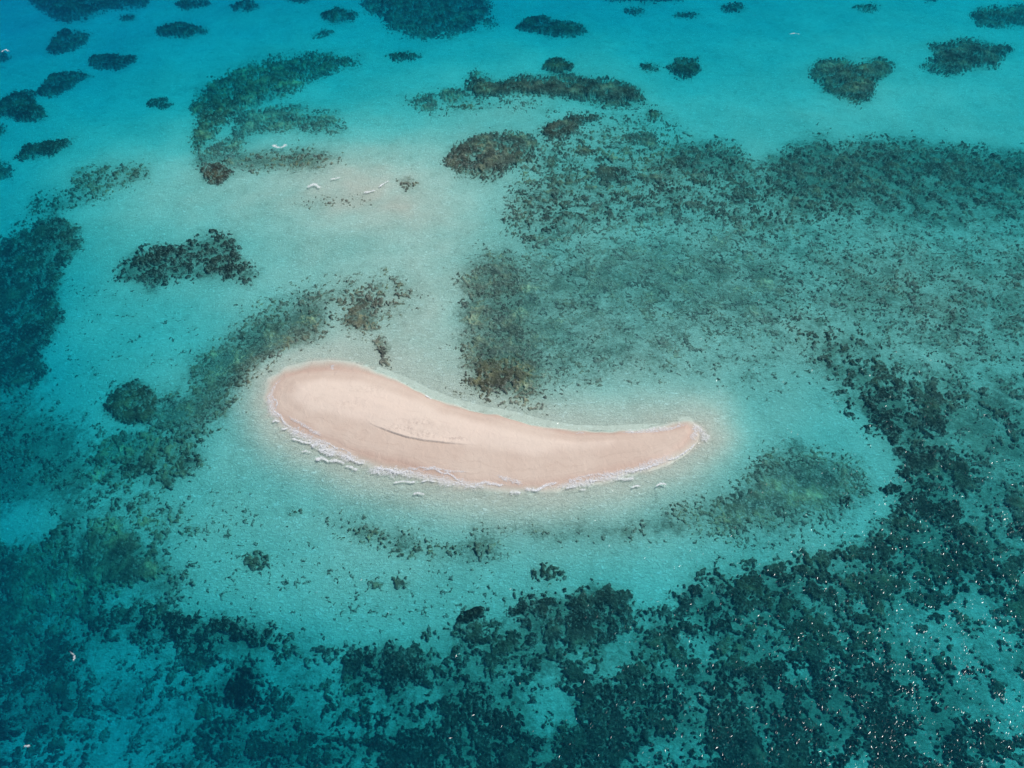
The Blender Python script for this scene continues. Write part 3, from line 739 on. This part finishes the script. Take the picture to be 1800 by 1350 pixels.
for i, lst in by.items():
    lst.sort(key=lambda q: q[0])
    for k_, (d, (cid, j, mu, mv, mem)) in enumerate(lst):
        o = piece_n('coral_head', code[cid])
        if not o: continue
        px, py = flatU[mem], flatV[mem]; w_, h_ = np.ptp(px) + 1, np.ptp(py) + 1
        a = sizes[j]; sz_ = 'large' if a > 900 else 'medium' if a > 300 else 'small'
        sh = 'long' if w_ > 2.6 * h_ else 'upright' if h_ > 1.3 * w_ else 'rounded' if a > .62 * w_ * h_ else 'ragged'
        gcol = growth.reshape(-1, 3)[mem].mean(0); cn = 'blackish' if gcol.mean() < .03 else 'dark' if gcol.mean() < .06 else 'brown' if gcol[0] > gcol[1] * 1.12 else 'olive'
        tag(o, f'{sz_} {sh} {cn} coral head, {ORD[k_]} to the {LAND[i][0]}', 'coral head', 'single coral heads on the sand')

# ------------------------------------------------------------------ foam
def at(u, v, z=0.0):
    x, y = ground(u, v, z); return np.array([x, y, z])
def resample(pts, step):
    P_ = np.array(pts, float); 
    # Catmull-Rom through the traced points
    out_ = []
    Q = np.vstack([2 * P_[0] - P_[1], P_, 2 * P_[-1] - P_[-2]])
    for i in range(1, len(Q) - 2):
        n = max(2, int(np.linalg.norm(Q[i + 1] - Q[i]) / step))
        for s in range(n):
            out_.append(_cub(Q[i - 1], Q[i], Q[i + 1], Q[i + 2], s / n))
    out_.append(P_[-1]); return np.array(out_)
def foam_band(name, label, pts, width, seed, lumpy=.16, lace=False, cat='wave', group='small waves breaking round the sandbank', taper=1.0, zbase=.02, off=0.0):
    """pts: traced crest; width in metres; a lumpy ridge of foam with a ragged edge"""
    wp = np.array([at(u, v)[:2] for u, v in pts])
    if len(wp) <= 4: wp = np.vstack([wp[0] + (wp[0] - wp[1]) * .5, wp, wp[-1] + (wp[-1] - wp[-2]) * .5])
    c = resample(wp, .22)
    L = np.concatenate([[0], np.cumsum(np.linalg.norm(np.diff(c, axis=0), axis=1))]); n = len(c)
    tn = np.gradient(c, axis=0); tn /= np.linalg.norm(tn, axis=1)[:, None] + 1e-9; nr = np.stack([-tn[:, 1], tn[:, 0]], 1)
    M = 9 if not lace else 13
    s = L / L[-1]
    env = np.clip(np.minimum(s, 1 - s) * 6 / taper, 0.08, 1) ** .7
    z0 = np.zeros(n)
    wv = width * env * (1 + .55 * fbm(L, z0 + seed * 3.1, 2.2, 3, seed) ) + .05
    wig = .45 * fbm(L, z0 + seed * 5.7, 4.0, 3, seed + 9)
    rows = []; fr_ = []
    for m_ in range(M):
        f = m_ / (M - 1) * 2 - 1
        rag = 1 + .5 * fbm(L, z0 + (7.0 if f > 0 else 20.0), .8, 2, seed + 40)
        offs = wig + off + f * wv * .5 * (rag if abs(f) > .5 else 1)
        p = c + nr * offs[:, None]
        prof = max(0, 1 - f * f) ** .6
        hz = prof * lumpy * (.5 + .8 * fbm(p[:, 0], p[:, 1], .5, 3, seed + 3)) * (.4 + .6 * env)
        z = np.maximum(hz, -.02) - (0.03 if abs(f) == 1 else 0) + zbase
        rows.append(np.stack([p[:, 0], p[:, 1], z], 1)); fr_.append(prof * env)
    R = np.stack(rows, 1); I = np.arange(n * M).reshape(n, M)
    f = np.stack([I[:-1, :-1], I[1:, :-1], I[1:, 1:], I[:-1, 1:]], -1).reshape(-1, 4)
    co = R.reshape(-1, 3)
    # over sand the foam lies on the beach face
    uu, vv = project(co[:, 0], co[:, 1], np.zeros(len(co)))
    tz = terrain(co[:, 0].copy(), co[:, 1].copy(), uu, vv); co[:, 2] = np.maximum(co[:, 2], tz + (co[:, 2] - zbase) * .6 + .03)
    cen = co.mean(0); cen[2] = 0
    o = link_mesh(name, co - cen, f, LACE if lace else FOAM, {'froth': np.stack(fr_, 1).ravel()})
    o.location = cen
    tag(o, label, cat, group); return o
WAVES = [
 # label, points, width m, lace
 ('zigzag white line of foam on the western rim of the sandbank', [(484,680),(489,688),(481,698),(487,708),(486,716),(482,722)], .45, 0),
 ('curved white swash line along the south west rim of the sandbank', [(482,722),(490,732),(497,742),(503,746),(513,749)], .55, 0),
 ('small white hook of foam at the north west rim of the sandbank', [(500,664),(506,667),(505,672),(499,676)], .4, 0),
 ('thin lace of foam on the northern rim near the round end', [(550,662),(560,655),(572,653),(583,651),(585,642),(587,652),(600,653)], .5, 1),
 ('tiny white fleck in the bay on the north side', [(747,698),(752,700),(757,702)], .5, 0),
 ('short white dash off the south west rim, highest of three', [(480,741),(485,740),(489,742)], .7, 0),
 ('short white dash off the south west rim, middle of three', [(496,754),(502,755),(506,755)], .5, 0),
 ('short white dash off the south west rim, right of three', [(515,757),(521,757),(526,759)], .5, 0),
 ('long white breaker running in to the south west shore', [(505,774),(512,772),(524,774),(537,776),(546,779),(552,785),(557,792)], .6, 0),
 ('frothy white loop of foam washed up the south west shore', [(545,788),(555,780),(562,775),(569,776),(571,784),(569,792)], 1.6, 1),
 ('thick white breaker at the south west shore, widest of its row', [(555,792),(563,792),(572,796),(580,800),(590,801)], 1.15, 0),
 ('foam ridge running on right from the thick white breaker', [(590,802),(600,801),(612,805),(622,811),(636,815),(648,815)], .55, 0),
 ('small white breaker below the thick one, left of two', [(556,809),(563,804),(570,806),(575,812)], .9, 0),
 ('small oblong white breaker below the thick one, right of two', [(580,811),(590,810),(598,812),(605,815)], .95, 0),
 ('isolated oblong white breaker south of the western shore', [(608,820),(616,821),(624,824),(628,827)], .8, 0),
 ('short faint foam dash outside the south west breakers', [(532,793),(540,793),(546,795)], .35, 0),
 ('broad fan of white froth on the southern shore', [(644,832),(652,828),(664,827),(680,829),(694,832),(702,830)], 2.6, 1),
 ('white crest along the top of the broad froth fan', [(652,817),(664,821),(680,825),(694,829),(704,830),(718,829),(733,829)], .65, 0),
 ('long thin white breaker below the southern shore', [(688,850),(700,848),(710,846),(722,848),(736,847)], .55, 0),
 ('short thin white breaker right of the long thin one', [(742,847),(752,846),(765,847)], .45, 0),
 ('white swash line slanting down the middle of the southern shore', [(735,829),(750,826),(765,826),(778,832),(790,834),(800,840),(814,849)], .45, 0),
 ('faint foam dash furthest south of the middle shore', [(728,869),(736,868),(744,870)], .5, 0),
 ('thin white swash line with lace at the southern shore', [(830,854),(842,852),(852,850),(866,851),(880,852),(893,852)], .6, 0),
 ('small white patch under the thin swash line', [(898,865),(906,864),(914,866)], .8, 1),
 ('white V-shaped breaker at the lowest point of the sandbank', [(918,852),(926,858),(938,862),(948,860),(958,855),(972,850),(987,847)], .75, 0),
 ('lace of foam washed up above the V-shaped breaker', [(872,836),(885,840),(898,843),(912,850),(920,856)], 1.2, 1),
 ('froth left of the small white dashes on the south east shore', [(1000,845),(1010,842),(1022,842)], .9, 1),
 ('small white dash off the south east shore, lowest left', [(996,859),(1003,857),(1011,856)], .55, 0),
 ('tiny white dash off the south east shore near the lowest left one', [(1022,861),(1028,862)], .5, 0),
 ('tiny white dash close under the south east shore', [(1037,846),(1046,846)], .5, 0),
 ('frothy white breaker off the south east shore with a long tail', [(1075,845),(1084,842),(1096,841),(1108,840),(1120,838)], .9, 1),
 ('rounded white breaker below the frothy one with a tail', [(1112,857),(1118,855),(1124,856)], .42, 0),
 ('oblong white breaker furthest right off the south east shore', [(1154,853),(1162,852),(1170,853)], .5, 0),
 ('long white swash line along the south east shore of the sandbank', [(1090,832),(1110,827),(1128,824),(1144,819),(1158,813),(1166,811)], .8, 0),
 ('thin swash line climbing to the pointed tip of the sandbank', [(1166,811),(1182,805),(1195,799),(1207,792),(1219,783),(1224,776)], .4, 0),
 ('white splash at the pointed tip of the sandbank', [(1222,747),(1224,756),(1222,764),(1216,772)], 1.3, 1),
 ('spray of lace drifting right of the pointed tip', [(1224,750),(1230,758),(1236,766),(1240,774)], 2.0, 1),
 ('white ruffle of foam on the north shore near the tip', [(1098,756),(1106,762),(1116,763),(1128,764),(1142,765),(1152,770)], .9, 1),
 ('thin dark-edged ripple of foam on the middle north shore', [(1000,764),(1015,764),(1030,763),(1046,767),(1062,770)], .35, 1),
 ('thin foam arc washed up inside the south west shore', [(512,736),(530,746),(548,755),(562,765)], .8, 1),
 ('thin foam arc high on the south west beach', [(572,780),(590,784),(605,791),(617,800)], .45, 1),
 ('thin foam line high on the middle southern beach', [(700,822),(730,824),(760,823),(790,828),(830,831)], .5, 1),
 ('thin foam line high on the right half of the southern beach', [(1020,838),(1040,836),(1062,835),(1085,832)], .5, 1),
]
WAVES += [
 ('thin veil of wash sliding over the damp sand of the south west shore', [(492,740),(512,754),(535,766),(560,781),(590,796),(625,808),(655,818)], 2.2, 1),
 ('thin veil of wash over the damp sand of the southern shore', [(660,822),(700,829),(740,836),(790,846),(830,852),(870,857)], 2.2, 1),
 ('thin veil of wash along the right half of the southern shore', [(960,858),(1010,850),(1060,841),(1110,828),(1160,812),(1200,796)], 1.8, 1),
 ('thin veil of wash round the western rim of the sandbank', [(503,664),(487,676),(478,692),(477,710),(483,726),(494,742)], 1.4, 1),
 ('thin veil of wash on the shallow north shore before the tip', [(1085,762),(1120,760),(1155,757),(1190,752),(1215,747)], 2.0, 1)]
for i, (lab, pts, wd, lace) in enumerate(WAVES):
    foam_band('breaking_wave', lab, pts, wd * 1.15 + .18, 100 + i * 7, lumpy=.07 if not lace else .025, lace=bool(lace))
for i, (lab, pts, wd, lace) in enumerate([
 ('small whitecap breaking beside the pale broken reef in the north', [(481,256),(490,259),(498,257),(503,254)], 2.4, 0),
 ('whitecap on the sandy shoal, leftmost and largest of four', [(541,330),(547,326),(553,324),(560,330)], 1.8, 0),
 ('whitecap on the sandy shoal, highest of four', [(583,316),(590,314),(597,313)], 1.2, 0),
 ('whitecap on the sandy shoal, lowest of four', [(641,338),(650,337),(658,335)], 1.9, 0),
 ('whitecap on the sandy shoal, rightmost of four', [(668,329),(673,324),(680,320),(684,318)], 1.2, 0),
 ('tiny whitecap over the left edge reef near the top', [(4,91),(10,88),(15,90)], 1.1, 0),
 ('faint whitecap in open water above the heart-shaped reef', [(1390,60),(1397,59),(1404,60)], .9, 1),
 ('small white fleck over deep teal water in the lower left', [(126,1147),(131,1152),(130,1160)], .5, 1),
 ('white fleck near the lower left corner', [(45,1310),(52,1311)], .6, 0)]):
    foam_band('whitecap', lab, pts, wd * .72, 700 + i * 13, lumpy=.25, lace=bool(lace), cat='wave', group='small whitecaps out on the lagoon')

# ------------------------------------------------------------------ ruffled surface: crests of the wind ripples, curved facets of water
rng = np.random.default_rng(5)
def ripples(name, label, n, ulo, uhi, vlo, vhi, smin, smax, slope, dens):
    u = rng.uniform(ulo, uhi, n * 4); v = rng.uniform(vlo, vhi, n * 4)
    x, y = ground(u, v, 0.0)
    pr = dens(x, y, u, v); m = rng.random(len(x)) < pr
    x, y = x[m][:n], y[m][:n]; k_ = len(x)
    ln = rng.uniform(smin, smax, k_); wd = ln * rng.uniform(.16, .30, k_)
    ang = rng.normal(.95, .35, k_)           # crest direction
    sx_, sy_ = rng.normal(0, slope, k_), rng.normal(0, slope, k_)
    ca, sa = np.cos(ang), np.sin(ang)
    g = []
    for a in (-1, -.35, .35, 1):
        for b in (-1, 0, 1):
            w_ = (1 - .75 * a * a) if abs(a) == 1 else 1
            lx = a * ln * .5; ly = b * wd * .5 * w_ + .12 * ln * (1 - a * a) * .5
            h = .04 + ln * .020 * (1 - b * b) * w_ + lx * 0
            X_ = x + lx * ca - ly * sa; Y_ = y + lx * sa + ly * ca
            Zz = np.maximum(h + .0, .02) + sx_ * (lx * ca - ly * sa) + sy_ * (lx * sa + ly * ca)
            g.append(np.stack([X_, Y_, Zz + .12], -1))
    co = np.stack(g, 1).reshape(-1, 3)
    base = (np.arange(k_) * 12)[:, None, None]
    q_ = np.array([[i * 3 + j, (i + 1) * 3 + j, (i + 1) * 3 + j + 1, i * 3 + j + 1] for i in range(3) for j in range(2)])
    f = (base + q_[None]).reshape(-1, 4)
    uu, vv = project(co[:, 0], co[:, 1], np.zeros(len(co)))
    o = link_mesh(name, co, f, RIPPLE); return tag(o, label, kind='stuff')
def dn(x, y, u, v):
    b = poly_sd(u.astype(np.float32), v.astype(np.float32), BANK)
    right = sstep(950, 1900, u + .55 * (v - 750)) ** 2.6
    gust = sstep(-.3, 1.4, fbm(x * 1.5 + y * .8, y * 1.3 - x * .9, 9, 4, 61)) * .95 + .05
    return np.where(b > -6, 0, (.05 + .95 * right * gust))
ripples('wind_ripples', 'glinting crests of small wind ripples on the water', 60000, -200, 2000, -60, 1440, .16, .70, .11, dn)
